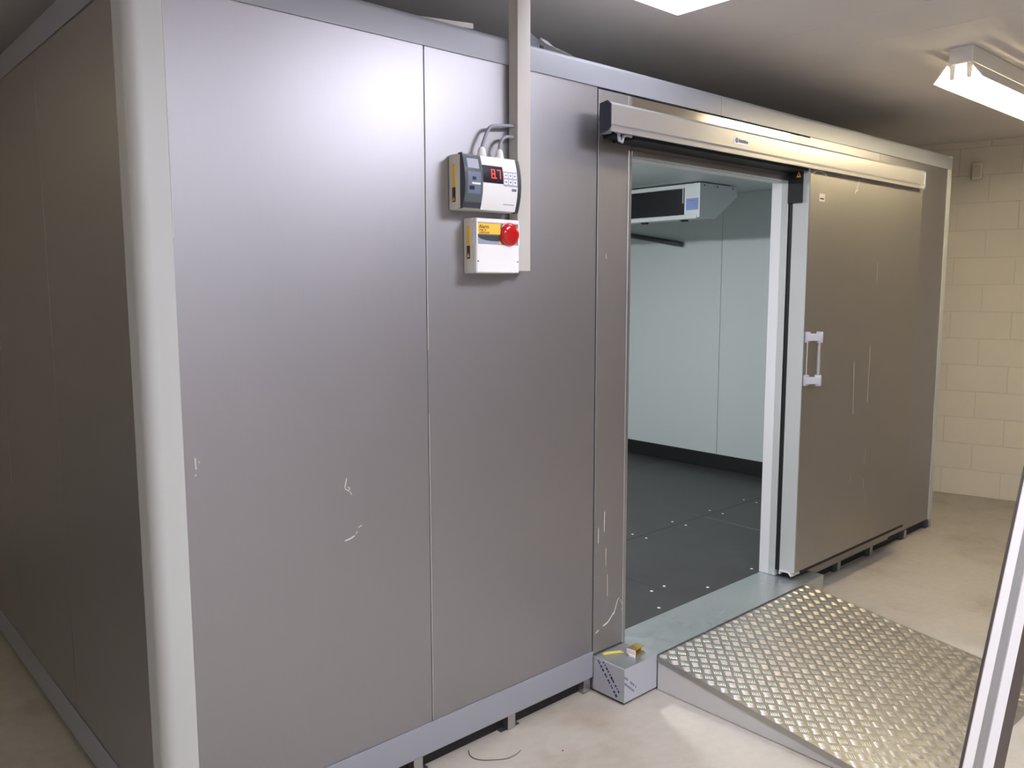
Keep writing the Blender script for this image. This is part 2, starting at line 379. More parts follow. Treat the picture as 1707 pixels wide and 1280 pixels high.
# floor: joists, base panel and black phenolic boards with their screws
for x in (0.39, 0.80, 1.214, 1.614, 2.03, 2.45, 2.87, 3.29, 3.70, 4.10, 4.575, 4.955):
    wd = 0.018
    bm = bmesh.new()
    prism(bm, [(x - wd, 0.003), (x + wd, 0.003), (x + wd, H0 - .004), (x - wd, H0 - .004)], 'y', 0.004, CY1 - .02)
    j = obj('floor_joist', bm, 'alu', cr)
    if x > 3.0 or x < 1.5:
        B('packing_plate', x - .045, x + .045, 0.012, 0.10, 0.0, 0.003, 'dark', j)
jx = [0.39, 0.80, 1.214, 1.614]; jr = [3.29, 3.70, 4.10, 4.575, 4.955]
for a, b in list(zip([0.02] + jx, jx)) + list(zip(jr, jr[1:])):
    B('gap_shade_board', a + .019 if a > .1 else a, b - .019, .034, .046, 0.0005, H0 - .001, 'black', cr)  # black boards stand in for the dark shade under the cold room
B('base_panel', 0.005, CX1 - .005, 0.005, CY1 - .005, H0, 0.118, 'dark', cr)
xs = [TH, 1.21, 2.43, 3.65, CX1 - TH]; yb = [TH, 0.89, 2.11, CY1 - TH]
boards = []
for a, b in zip(xs, xs[1:]):
    for c, d in zip(yb, yb[1:]):
        boards.append(((a, b, c, d), B('floor_board', a + .0015, b - .0015, c + .0015, d - .0015, 0.118, 0.14, 'ply', cr, 0.0015)))
bms = bmesh.new(); lathe(bms, (0, 0, 0), (0, 0, 1), [(-.001, .0075), (.0008, .0075), (.0018, .005), (.002, .0)], 12)
sme = bpy.data.meshes.new('screw'); bms.to_mesh(sme); bms.free(); sme.materials.append(M['jamb'])
for (x, y) in ((3.025, .943), (3.025, .84), (3.41, .943), (3.41, .842), (3.80, .937), (3.80, .838), (2.478, .291), (2.622, .138), (3.014, .14), (2.645, .943), (2.645, .84), (2.478, .66), (2.38, .291), (2.24, .138), (4.2, .937), (4.2, .838)):
    for (a, b, c, d), bo in boards:
        if a < x < b and c < y < d:
            s = bpy.data.objects.new('screw', sme); COL.objects.link(s); s.parent = bo; s.location = (x, y, 0.14)
B('skirting', CX1 - TH - .014, CX1 - TH - .001, TH + .002, CY1 - TH - .002, 0.14, 0.256, 'skirt', cr, 0.002)
B('skirting', TH, CX1 - TH - .015, CY1 - TH - .014, CY1 - TH - .001, 0.14, 0.256, 'skirt', cr, 0.002)
B('skirting', TH + .001, TH + .014, TH + .002, CY1 - TH - .015, 0.14, 0.256, 'skirt', cr, 0.002)
# threshold box, part of it still under its printed protective film
th = B('threshold', 1.643, 3.19, -0.163, TH - .002, 0.0095, 0.1465, 'galv', cr, 0.0012)
bm = bmesh.new(); box(bm, 1.65, 3.18, -0.155, 0.0, 0.0, 0.0096); obj('threshold_base', bm, 'black', th)
tag(B('protective_film', 1.6422, 1.6430, -0.1632, -0.0045, 0.0105, 0.145, 'film', th), 'film-covered end face with blue printing')
B('protective_film', 1.6422, 1.8405, -0.1640, -0.1632, 0.0105, 0.1455, 'film', th)
bm = bmesh.new(); bm2 = bmesh.new(); rnd = random.Random(3)
for ln, off in ((0, 0.0), (1, 0.020)):       # illegible blue lines of print running down the film
    t = 0.0
    while t < 1.0:
        L = rnd.choice((0.012, 0.02, 0.03, 0.045, 0.055)); 
        if t + L > 1.0: break
        n = max(1, int(L / 0.016))
        for i in range(n):
            f = t + L * (i + .5) / n
            cy, cz = -0.030 - 0.098 * f + off * 0.0, 0.137 - 0.115 * f + off * 0.85
            cy -= off * 0.75
            if cz > 0.14: continue
            h = rnd.uniform(0.0028, 0.005)
            dy, dz = -0.098 / 0.151, -0.115 / 0.151
            q = [(cy + dy * s * .004 - dz * r_ * h, cz + dz * s * .004 + dy * r_ * h) for s, r_ in ((-.8, -1), (.6, -1), (.9, 1), (-.5, 1))]
            prism(bm, q, 'x', 1.6418, 1.6422)
        t += L + rnd.choice((0.03, 0.05, 0.07))
obj('film_print', bm, 'ink', th)
for ln, (x0, z0, n) in enumerate(((1.646, 0.112, 11), (1.646, 0.088, 9))):
    for i in range(n):
        cx, cz = x0 + i * 0.0064, z0 - i * 0.0056; h = rnd.uniform(.003, .005)
        if rnd.random() < .15: continue
        prism(bm2, [(cx - .0022, cz - h), (cx + .0018, cz - h), (cx + .0026, cz + h), (cx - .0014, cz + h)], 'y', -0.1644, -0.1640)
obj('film_print', bm2, 'ink', th)
# sliding door
DL, DR, DYB, DYF, DB, DT = 2.99, 4.272, -0.03, -0.11, 0.186, 2.165
bm = bmesh.new(); box(bm, DL + .006, DR, DYF, DYB, DB, DT, 0.002)
sd = tag(obj('sliding_door', bm, 'door', cr), 'steel sliding door pushed open to the right')
B('edge_profile', DL, DL + .007, DYF - .001, DYB + .001, DB - .002, DT, 'trim', sd, 0.0015)
B('edge_profile', DL, DL + .007, DYF - .0025, DYF - .001, DB - .002, DT, 'alu', sd)
B('gasket', DL + .002, DL + .06, DYB + .001, -0.0055, DB - .004, DT - .04, 'black', sd)
bm = bmesh.new(); prism(bm, [(DYB, DB - .001), (DYB, DB - .022), (DYB - .004, DB - .022), (DYB - .004, DB - .006), (DYF + .03, DB - .006), (DYF + .018, DB - .02), (DYF + .012, DB - .02), (DYF + .02, DB - .001)], 'x', DL - .004, DL + .08)
obj('bottom_guide', bm, 'alu_bright', sd)
B('bottom_seal', DL + .08, DR - .01, DYF + .006, DYB - .002, DB - .018, DB, 'black', sd)
ck = B('lock_cover', DL - .006, DL - .0005, -0.080, -0.004, 1.986, 2.165, 'black', sd, 0.001)
B('stop_pad', DL - .020, DL - .0065, -0.044, -0.010, 2.134, 2.152, 'handle', ck, 0.002)
B('stop_bolt', DL - .016, DL - .0065, -0.066, -0.048, 2.146, 2.158, 'chrome', ck, 0.003, 2)
bm = bmesh.new()
for tri in ([(-.069, 2.104), (-.046, 2.104), (-.0575, 2.136)],):
    prism(bm, tri, 'x', DL - .0070, DL - .0061)
tri_o = obj('warning_triangle', bm, 'yellow', ck)
bm = bmesh.new(); prism(bm, [(-.061, 2.110), (-.054, 2.110), (-.0575, 2.124)], 'x', DL - .0076, DL - .0071); obj('warning_symbol', bm, 'black', ck)
# handle
for z0, z1 in ((1.326, 1.378), (1.118, 1.170)):
    yf = DYF - .0005; zc = (z0 + z1) / 2
    bm = bmesh.new(); box(bm, 2.999, 3.040, yf - .012, yf, z0, z1, .004, 0, 2)
    hb = obj('handle_bracket', bm, 'handle', sd, 40)
    bm = bmesh.new()
    prism(bm, [(3.006, yf - .010), (3.012, yf - .022), (3.028, yf - .030), (3.042, yf - .046), (3.060, yf - .056), (3.070, yf - .050), (3.062, yf - .030), (3.046, yf - .016), (3.036, yf - .010)], 'z', zc - .017, zc + .017)
    bmesh.ops.bevel(bm, geom=list(bm.edges), offset=0.002, segments=2, affect='EDGES'); obj('handle_arm', bm, 'handle', sd, 40)
    bm = bmesh.new(); lathe(bm, (3.066, DYF - .042, z0), (0, 0, 1), [(0, .014), (.003, .0165), (z1 - z0 - .003, .0165), (z1 - z0, .014)], 20); obj('handle_collar', bm, 'handle', sd, 40)
bm = bmesh.new(); cyl(bm, (3.066, DYF - .042, 1.165), (0, 0, 1), .0095, .0095, .166, 20); obj('handle_bar', bm, 'chrome', sd, 40)
bm = bmesh.new(); cyl(bm, (3.012, DYF - .010, 1.165), (0, 0, 1), .002, .002, .166, 10); obj('bar_reflection', bm, 'paint', sd, 40)  # faint reflection of the bar, built as a thin pale rod
st = B('sticker', 3.084, 3.140, DYF - .0012, DYF - .0003, 1.997, 2.033, 'paint', sd)
B('sticker_print', 3.094, 3.130, DYF - .0016, DYF - .0012, 2.006, 2.013, 'dark', sd)
marks('scuff_mark', [[(3.004, 2.112), (3.03, 2.125), (3.06, 2.137), (3.10, 2.136), (3.125, 2.13)], [(3.13, 2.128), (3.15, 2.118), (3.16, 2.105)], [(3.49, 2.132), (3.475, 2.10), (3.462, 2.085)], [(3.46, 2.08), (3.445, 2.055)], [(3.478, 2.085), (3.462, 2.068)], [(3.52, 2.137), (3.54, 2.132)],
    [(3.30, 2.137), (3.33, 2.134), (3.35, 2.138)]], 0.006, 'paint', sd, DYF - .0003)
marks('scuff_mark', [[(3.701, 1.281), (3.702, 1.2), (3.700, 1.11), (3.699, .974)], [(3.705, .72), (3.701, .627)], [(3.525, 1.2), (3.532, 1.06), (3.538, .925)], [(3.70, .55), (3.702, .50)], [(3.545, .60), (3.543, .56)], [(3.74, 1.72), (3.742, 1.62)], [(3.73, .47), (3.732, .40)]], 0.0022, 'paint', sd, DYF - .0003)
# track rail and its cover
TX0, TX1 = 1.563, 4.238
rail = PR('door_track', [(-.003, 2.15), (-.003, 2.232), (-.080, 2.232), (-.080, 2.222), (-.020, 2.215), (-.020, 2.165), (-.05, 2.165), (-.05, 2.15)], 'x', 1.66, 4.22, 'alu', cr)
cov = [(-.086, 2.240), (-.115, 2.240), (-.131, 2.228), (-.131, 2.162), (-.122, 2.158), (-.122, 2.148), (-.133, 2.146), (-.133, 2.136), (-.124, 2.136), (-.112, 2.150), (-.112, 2.225), (-.086, 2.230)]
tc_ = PR('track_cover', cov, 'x', TX0, TX1, 'cover', cr)
capp = [(-.082, 2.236), (-.118, 2.242), (-.134, 2.229), (-.134, 2.150), (-.120, 2.140), (-.086, 2.134), (-.080, 2.180)]
tag(PR('end_cap', capp, 'x', TX0 - .004, TX0 + .0005, 'navy', tc_), 'dark end cap')
PR('end_cap', [(a, b) for a, b in capp], 'x', TX1 - .0005, TX1 + .003, 'cover', tc_)
lg = B('logo_plate', 2.326, 2.434, -0.1322, -0.1311, 2.176, 2.208, 'plast', tc_)
bm = bmesh.new(); cyl(bm, (2.343, -.1321, 2.192), (0, -1, 0), .011, .011, .0006, 16); obj('logo_mark', bm, 'logo', tc_)
bm = bmesh.new(); rnd = random.Random(5)
for i in range(9): box(bm, 2.358 + i * .0078, 2.3642 + i * .0078, -.1327, -.1322, 2.185, 2.185 + (.014 if i == 0 else rnd.uniform(.009, .013)))
obj('logo_print', bm, 'dark', tc_)
bm = bmesh.new()
pts = [(1.642, -.10, 2.150), (1.644, -.10, 2.116), (1.660, -.10, 2.112), (1.668, -.10, 2.135), (1.69, -.10, 2.14), (1.712, -.10, 2.138)]
tube(bm, pts, .006, 8); obj('track_stop', bm, 'handle', rail, 40)
B('track_seal_shade', 1.72, 2.98, -.108, -.0035, 2.128, 2.149, 'black', rail)  # black seal strip, also standing in for the cover's shadow
B('track_bracket', 1.636, 1.70, -.118, -.086, 2.142, 2.158, 'alu', rail, .002)
bm = bmesh.new(); box(bm, 1.665, 1.71, -.078, -.004, 2.136, 2.149, .003); obj('track_shade_block', bm, 'black', rail)  # black block standing in for the shadow under the track end
# seams, marks and painted edge highlights on the steel of the wall
marks('scuff_mark', [[(.556, 1.037), (.552, 1.02), (.549, 1.012), (.551, 1.004), (.562, .997), (.566, 1.003), (.560, 1.01)], [(.566, .994), (.572, .984)], [(.545, .848), (.563, .851), (.578, .857)], [(.583, .862), (.589, .868)], [(.592, .880), (.604, .884)]], .0035, 'paint', P1, -.0002)
marks('scuff_mark', [[(.113, 1.16), (.114, 1.13)], [(.122, 1.15), (.124, 1.146)], [(.112, 1.118), (.113, 1.112)]], .004, 'paint', P1, -.0002)
marks('scuff_mark', [[(1.655, .236), (1.672, .244)], [(1.70, .254), (1.728, .262), (1.745, .278), (1.768, .298)], [(1.762, .285), (1.778, .325), (1.786, .342), (1.797, .345)], [(1.80, .338), (1.812, .318), (1.818, .298), (1.81, .295)]], .0045, 'paint', cr, -.0035)
marks('scuff_mark', [[(1.69, 1.72), (1.692, 1.70)], [(1.70, .72), (1.698, .64)], [(1.71, .57), (1.71, .5)], [(1.72, .46), (1.722, .37)], [(1.665, .66), (1.664, .6)]], .003, 'paint', cr, -.0035)
B('panel_joint', 1.8088, 1.8102, -.0034, -.0028, 2.25, 2.312, 'paint', cr)
B('panel_joint', .8572, .8588, .0015, .004, .172, 2.314, 'dark', cr)
for yy in (.8612, 1.6392):
    B('panel_joint', -.0005, .0004, yy, yy + .0016, .172, 2.30, 'alu', cr)
marks('edge_highlight', [[(.8598, 2.31), (.8598, 1.4)], [(.8598, 1.2), (.8598, .17)], ], .0014, 'paint', P2, -.0002)  # seam highlights painted as thin white strips
marks('edge_highlight', [[(.0862, 2.28), (.0862, 1.72)]], .0022, 'paint', P1, -.0002)

# ================================================================== ramp
RXL, RXR = 1.842, 3.005
ra = thing('access_ramp', 'aluminium tread-plate ramp with pale grey sides leading up to the doorway', 'ramp', (RXL, -0.166, 0))
Y0, Z0, Y1, Z1 = -0.1700, 0.141, -1.215, 0.006
Ls = math.hypot(Y1 - Y0, Z1 - Z0); dv = Vector((0, (Y1 - Y0) / Ls, (Z1 - Z0) / Ls)); nv = Vector((0, -dv.z * -1, 0)); nv = Vector((0, dv.z, -dv.y)); 
if nv.z < 0: nv = -nv
O_ = Vector((RXL, Y0, Z0)); pb = parent_base(ra)
def on(x, s, h): return O_ + Vector((x, 0, 0)) + dv * s + nv * h - pb
bm = bmesh.new()
W_ = RXR - RXL
vs = [bm.verts.new(on(x, s, h)) for h in (-.005, 0) for s in (0, Ls) for x in (-.004, W_ + .004)]
for f in ((0, 1, 3, 2), (4, 6, 7, 5), (0, 4, 5, 1), (2, 3, 7, 6), (0, 2, 6, 4), (1, 5, 7, 3)): bm.faces.new([vs[i] for i in f])
bmesh.ops.recalc_face_normals(bm, faces=list(bm.faces))
tp = obj('tread_plate', bm, 'tread', ra)
for xx in (-.004, W_ + .001):      # folded-down lips
    bm = bmesh.new(); vs = [bm.verts.new(on(x, s, h)) for h in (-.024, -.0048) for s in (0, Ls * .86) for x in (xx, xx + .003)]
    for f in ((0, 1, 3, 2), (4, 6, 7, 5), (0, 4, 5, 1), (2, 3, 7, 6), (0, 2, 6, 4), (1, 5, 7, 3)): bm.faces.new([vs[i] for i in f])
    bmesh.ops.recalc_face_normals(bm, faces=list(bm.faces)); obj('plate_lip', bm, 'tread', ra)
for xx in (RXL, RXR - .006):
    PR('side_panel', [(-.168, .002), (-.168, .134), (-1.16, .0075), (-1.205, .002)], 'x', xx, xx + .006, 'ramp_side', ra)
bm = bmesh.new(); p_ = 0.0565
def bar(cx, cs, ang):
    ca, sa = math.cos(ang), math.sin(ang); L, wd, h = .0155, .0021, .0014
    if not (0.006 < cx < W_ - .006 and .006 < cs < Ls - .006): return
    base_ = [(-L, 0), (-L * .72, -wd), (L * .72, -wd), (L, 0), (L * .72, wd), (-L * .72, wd)]
    v = [bm.verts.new(on(cx + a * ca - b * sa, cs + a * sa + b * ca, 0.0)) for a, b in base_]
    t = [bm.verts.new(on(cx + a * ca - b * sa, cs + a * sa + b * ca, h)) for a, b in ((-L * .62, -.0006), (L * .62, -.0006), (L * .62, .0006), (-L * .62, .0006))]
    for f in ((v[0], v[1], t[0]), (v[1], v[2], t[1], t[0]), (v[2], v[3], t[1]), (v[3], t[2], t[1]), (v[3], v[4], t[2]), (v[4], v[5], t[3], t[2]), (v[5], v[0], t[3]), (v[0], t[0], t[3]), (t[0], t[1], t[2], t[3])): bm.faces.new(f)
for j in range(0, int(Ls / p_) + 2):
    for i in range(0, int(W_ / p_) + 2):
        for k, (ox, os_, ang) in enumerate(((.016, .012, math.pi / 4), (.016 + p_ / 2, .012 + p_ / 2, -math.pi / 4))):
            cx, cs = ox + i * p_, os_ + j * p_
            for q in range(-2, 3):
                bar(cx - math.sin(ang) * q * .0064, cs + math.cos(ang) * q * .0064, ang)
bmesh.ops.recalc_face_normals(bm, faces=list(bm.faces))
tb = obj('tread_bars', bm, 'tread', ra, 60); tb['kind'] = 'stuff'

# ================================================================== controller
ct = thing('temperature_controller', 'white control box with a red digital temperature display and smoked breaker window', 'controller', (1.06, 0, 1.838))
KX0, KX1, KZ0, KZ1 = 0.947, 1.180, 1.837, 2.007
def arc_y(z, off=0.0):
    f = (z - (KZ0 + KZ1) / 2) / ((KZ1 - KZ0) / 2); return -0.066 - 0.016 * (1 - f * f) - off
def arc_poly(z0, z1, yb, off=0.0, n=10):
    zz = [z0 + (z1 - z0) * i / n for i in range(n + 1)]
    return [(yb, z0)] + [(arc_y(z, off), z) for z in zz] + [(yb, z1)]
def patch(name, x0, x1, z0, z1, off, mat, parent=ct, thick=.0006):
    n = 8; zz = [z0 + (z1 - z0) * i / n for i in range(n + 1)]
    poly = [(arc_y(z, off), z) for z in zz] + [(arc_y(z, off - thick), z) for z in reversed(zz)]
    return PR(name, poly, 'x', x0, x1, mat, parent)
B('back_box', KX0, KX1, -0.062, -0.0005, KZ0, KZ1, 'plast_side', ct, 0.005, 2)
PR('front_cover', arc_poly(KZ0 + .002, KZ1 - .002, -.060), 'x', 1.021, 1.168, 'plast', ct, 30)
tag(PR('breaker_window', arc_poly(KZ0 + .004, KZ1 - .002, -.060), 'x', KX0 + .004, 1.0205, 'smoke', ct, 30), 'smoked breaker window')
PR('edge_trim', arc_poly(KZ0 - .002, KZ1 - .004, -.05, .0015), 'x', 1.168, KX1 + .002, 'dark', ct, 30)
PR('edge_trim', arc_poly(KZ0 + .002, KZ1 + .001, -.05, .0012), 'x', KX0 + .0005, KX0 + .0045, 'dark', ct, 30)
patch('breaker', .960, 1.012, 1.885, 1.952, .0006, 'logo')
patch('breaker_label', .962, 1.008, 1.962, 1.992, .0006, 'key')
patch('breaker_toggle', .978, .992, 1.926, 1.936, .0012, 'black', ct)
patch('breaker_toggle', .966, .986, 1.896, 1.908, .0012, 'black', ct)
patch('breaker_strip', .976, 1.010, 1.913, 1.919, .0012, 'plast', ct)
patch('window_foot', KX0 + .006, 1.0203, KZ0 + .006, KZ0 + .022, .0007, 'dark', ct)
ds = tag(patch('display', 1.0212, 1.105, 1.922, 1.976, .0008, 'disp'), 'dark display reading 8.7')
patch('keypad', 1.105, 1.1675, 1.916, 1.963, .0006, 'key')
def seg7(ch, x, z, w_, h, t=.0030):
    S = {'8': 'abcdefg', '7': 'abc'}[ch]; sl = .0
    pos = {'a': (x, x + w_, z + h - t, z + h), 'd': (x, x + w_, z, z + t), 'g': (x, x + w_, z + h / 2 - t / 2, z + h / 2 + t / 2), 'b': (x + w_ - t, x + w_, z + h / 2, z + h), 'c': (x + w_ - t, x + w_, z, z + h / 2), 'f': (x, x + t, z + h / 2, z + h), 'e': (x, x + t, z, z + h / 2)}
    for s in S:
        o = patch('digit_segment', *pos[s][:2], *pos[s][2:], .0014, 'led', ct)
seg7('8', 1.056, 1.9365, .0155, .029); seg7('7', 1.0805, 1.9365, .0145, .029)
patch('decimal_point', 1.0735, 1.0775, 1.9365, 1.9405, .0014, 'led', ct)
for i in range(3):
    for j in range(2):
        patch('button', 1.1085 + i * .0195, 1.1245 + i * .0195, 1.9425 - j * .0205, 1.9585 - j * .0205, .0014, 'plast', ct)
        patch('button_symbol', 1.1135 + i * .0195, 1.1195 + i * .0195, 1.948 - j * .0205, 1.953 - j * .0205, .0018, 'logo', ct)
patch('maker_badge', 1.142, 1.162, 1.902, 1.910, .0006, 'logo')
patch('model_print', 1.112, 1.158, 1.858, 1.861, .0004, 'key')
B('side_label', KX0 - .0006, KX0 + .0002, -.036, -.020, 1.906, 1.976, 'yellow', ct)
B('side_label', KX0 - .0006, KX0 + .0002, -.036, -.020, 1.860, 1.905, 'brown', ct)
bm = bmesh.new(); prism(bm, [(-.033, 1.864), (-.023, 1.864), (-.028, 1.876)], 'x', KX0 - .0012 , KX0 - .0006)
for v in bm.verts: v.co -= parent_base(ct)
obj('warning_triangle', bm, 'yellow', ct)
for gx, cab in ((1.055, [(1.055, -.035, 2.03), (1.063, -.035, 2.055), (1.082, -.034, 2.092), (1.10, -.033, 2.108), (1.14, -.031, 2.115), (1.1968, -.030, 2.122)]), (1.129, [(1.129, -.035, 2.03), (1.134, -.035, 2.055), (1.145, -.034, 2.073), (1.165, -.032, 2.083), (1.1968, -.030, 2.085)])):
    bm = bmesh.new(); lathe(bm, Vector((gx, -.035, KZ1 - .003)) - parent_base(ct), (0, 0, 1), [(0, .0150), (.012, .0150), (.014, .0135), (.022, .0130), (.030, .0105), (.034, .0075)], 14)
    obj('cable_gland', bm, 'plast', ct, 35)
    T('cable', cab, .0058, 'cable', ct, 8)

# ================================================================== alarm box
al = thing('alarm_box', 'white alarm box with a red dome light and a yellow label below the controller', 'alarm', (1.095, 0, 1.64))
AX0, AX1, AZ0, AZ1, AY = 1.005, 1.190, 1.640, 1.814, -0.066
B('back_box', AX0, AX1, -.046, -.0005, AZ0, AZ1, 'plast_side', al, .004, 2)
bm = bmesh.new(); pb2 = parent_base(al)
def fb(x0, x1, y0, y1, z0, z1, bev=0): box(bm, x0 - pb2.x, x1 - pb2.x, y0 - pb2.y, y1 - pb2.y, z0 - pb2.z, z1 - pb2.z, bev)
fb(AX0 + .0008, AX1 - .0008, AY, -.0465, AZ0 + .001, 1.7315, .003); fb(AX0 + .0008, AX1 - .0008, AY, -.0465, 1.7985, AZ1 - .001, .003)
fb(AX0 + .0008, AX0 + .006, AY, -.0465, 1.73, 1.80); fb(AX1 - .006, AX1 - .0008, AY, -.0465, 1.73, 1.80)
obj('front_cover', bm, 'plast', al, 30)
B('lamp_recess', AX0 + .006, AX1 - .006, AY + .006, -.0465, 1.7315, 1.7985, 'greyblue', al)
bm = bmesh.new()
pts = [(1.018, 1.7605), (1.115, 1.7605), (1.118, 1.745), (1.098, 1.7425), (1.070, 1.7430), (1.045, 1.7455), (1.028, 1.7495), (1.018, 1.7545)]
prism(bm, [(a - pb2.x, b - pb2.z) for a, b in pts], 'y', AY + .0052 - pb2.y, AY + .006 - pb2.y); obj('sounder_slot', bm, 'dark', al)
lb = B('text_label', AX0 + .0065, 1.108, AY + .0016, AY + .0022, 1.7635, 1.7978, 'yellow', al)
tag(lb, 'yellow Alarm label')
text('label_text', 'Alarm', .0165, 'brown', al, (AX0 + .013, AY + .0015, 1.7815), (1, 0, 0), (0, 0, 1), .0002, .0003)
text('label_text', 'man in', .0110, 'brown', al, (AX0 + .013, AY + .0015, 1.7735), (1, 0, 0), (0, 0, 1), .0002, .0001)
text('label_text', 'coldroom', .0110, 'brown', al, (AX0 + .013, AY + .0015, 1.7655), (1, 0, 0), (0, 0, 1), .0002, .0001)
bm = bmesh.new(); lathe(bm, Vector((1.1455, AY + .004, 1.7655)) - pb2, (0, -1, 0), [(0, .0380), (.005, .0380), (.008, .0372), (.012, .0358), (.016, .0315), (.0185, .0240), (.0198, .0120), (.020, .0)], 32)
tag(obj('dome_light', bm, 'red', al, 40), 'red dome light')
bm = bmesh.new(); lathe(bm, Vector((1.1455, AY + .0055, 1.7655)) - pb2, (0, -1, 0), [(0, .0400), (.003, .0400), (.004, .0385)], 32); obj('dome_ring', bm, 'red', al, 40)
bm = bmesh.new(); prism(bm, [(1.101 - pb2.x, 1.7345 - pb2.z), (1.115 - pb2.x, 1.7345 - pb2.z), (1.108 - pb2.x, 1.7455 - pb2.z)], 'y', AY + .0048 - pb2.y, AY + .0053 - pb2.y); obj('warning_triangle', bm, 'yellow', al)
for sx in (AX0 + .007, AX1 - .008):
    bm = bmesh.new(); cyl(bm, Vector((sx, AY + .0005, 1.678)) - pb2, (0, -1, 0), .0027, .0027, .001, 10); obj('screw', bm, 'dark', al)
B('side_label', AX0 - .0006, AX0 + .0002, -.034, -.018, 1.728, 1.790, 'yellow', al)
B('side_label', AX0 - .0006, AX0 + .0002, -.034, -.018, 1.686, 1.727, 'brown', al)
bm = bmesh.new(); prism(bm, [(-.0315 - pb2.y, 1.691 - pb2.z), (-.0205 - pb2.y, 1.691 - pb2.z), (-.026 - pb2.y, 1.705 - pb2.z)], 'x', AX0 - .0012 - pb2.x, AX0 - .0006 - pb2.x); obj('warning_triangle', bm, 'yellow', al)

# ================================================================== cable trunking
tr = thing('cable_trunking', 'beige square cable trunking running up the steel wall to the ceiling', 'trunking', (1.2255, -0.025, 1.649))
B('channel', 1.1985, 1.2535, -0.042, -0.0055, 1.649, CEIL - .0005, 'trunk', tr, .001)
B('lid', 1.1970, 1.2550, -0.050, -0.0415, 1.6485, CEIL - .0005, 'trunk', tr, .0025, 2)
B('channel_back', 1.203, 1.249, -0.0055, -0.0005, 1.66, 2.312, 'trunk', tr)

# ================================================================== evaporator inside
EX, EY, EL = 4.08, 1.272, 1.35
ev = thing('evaporator_unit', 'white ceiling-hung evaporator cooler with a black grille inside the cold room', 'evaporator', (4.3, EY + EL / 2, 2.294))
poly = [(EX + .0503, 2.290), (4.515, 2.290), (4.530, 2.225), (4.262, 2.058), (EX + .0503, 2.060)]
PR('end_panel', poly, 'y', EY, EY + .012, 'evap', ev); PR('end_panel', poly, 'y', EY + EL - .012, EY + EL, 'evap', ev)
PR('casing', [(EX + .0505, 2.289), (4.513, 2.289), (4.527, 2.226), (4.261, 2.061), (EX + .0505, 2.062)], 'y', EY + .012, EY + EL - .012, 'evap', ev)
B('front_plate', EX, EX + .05, EY, EY + .128, 2.060, 2.290, 'evap', ev, .002)
B('front_plate', EX, EX + .05, EY + EL - .128, EY + EL, 2.060, 2.290, 'evap', ev, .002)
B('top_rail', EX, EX + .05, EY + .128, EY + EL - .128, 2.262, 2.290, 'evap', ev, .002)
B('drip_tray', EX - .004, EX + .05, EY + .02, EY + EL - .02, 2.052, 2.083, 'evap', ev, .003)
B('grille_upright', EX - .004, EX + .001, EY + .134, EY + .141, 2.16, 2.262, 'evap', ev)
B('coil', EX + .02, EX + .0499, EY + .128, EY + EL - .128, 2.083, 2.262, 'coil', ev)
bm = bmesh.new()
for i in range(24): box(bm, EX + .006 - 4.3, EX + .0205 - 4.3, EY + .13 - ev.location.y, EY + EL - .13 - ev.location.y, 2.088 + i * .0073 - 2.294, 2.0888 + i * .0073 - 2.294)
f_ = obj('coil_fins', bm, 'coil', ev); f_['kind'] = 'stuff'
tag(B('rating_label', EX - .0008, EX + .0002, EY + .012, EY + .112, 2.112, 2.190, 'bluelabel', ev), 'blue rating label')
for k in range(4): B('label_line', EX - .0012, EX - .0008, EY + .02, EY + .03 + .02 * k, 2.125 + k * .016, 2.130 + k * .016, 'logo', ev)
for yy in (EY + .13, EY + .48): PR('drain_clip', [(EX + .02, 2.052), (EX + .06, 2.052), (EX + .05, 2.040)], 'y', yy, yy + .05, 'black', ev)
for xx in (4.13, 4.28, 4.47):
    bm = bmesh.new(); cyl(bm, Vector((xx, EY, 2.276)) - parent_base(ev), (0, -1, 0), .006, .005, .003, 10); obj('screw', bm, 'dark', ev)
for xx, yy in ((4.12, EY + .06), (4.45, EY + .06), (4.12, EY + 1.2), (4.45, EY + 1.2)):
    B('hanger', xx - .012, xx + .012, yy - .012, yy + .012, 2.289, 2.3, 'black', ev)
dp = T('drain_pipe', [(4.862, 2.62, 2.040), (4.862, 1.99, 1.930)], .0205, 'dark', None, 16, 0)
tag(dp, 'dark grey pipe sloping along the inner wall below the evaporator', 'pipe')
for yy, zz in ((2.45, 2.01), (2.12, 1.953)):
    B('pipe_clip', 4.86, 4.904, yy - .006, yy + .006, zz - .012, zz + .012, 'dark', dp)

# ================================================================== lamps
def square_panel(x0, y0, s, label, group=None, glow='panel_lamp'):
    o = thing('ceiling_panel_light', label, 'light', (x0 + s / 2, y0 + s / 2, CEIL), group)
    B('frame', x0, x0 + s, y0, y0 + s, CEIL - .012, CEIL - .0005, 'lampwhite', o)
    B('diffuser', x0 + .004, x0 + s - .004, y0 + .004, y0 + s - .004, CEIL - .016, CEIL - .0122, glow, o)
    return o
square_panel(1.43, -0.655, 0.60, 'square white ceiling panel light at the top edge of the photo, partly in view', None, 'panel_weak')
square_panel(1.43, -1.855, 0.60, 'second square ceiling panel light, above the foot of the ramp and out of view')
square_panel(-0.95, -2.95, 0.60, 'added square fill light on the ceiling behind the camera on the left, out of view', None, 'panel_strong')  # added to brighten the ramp side, film and other left-facing surfaces
square_panel(0.35, -3.10, 0.60, 'added square fill light on the ceiling behind the camera on the right, out of view')  # added to lift the upper left of the steel front
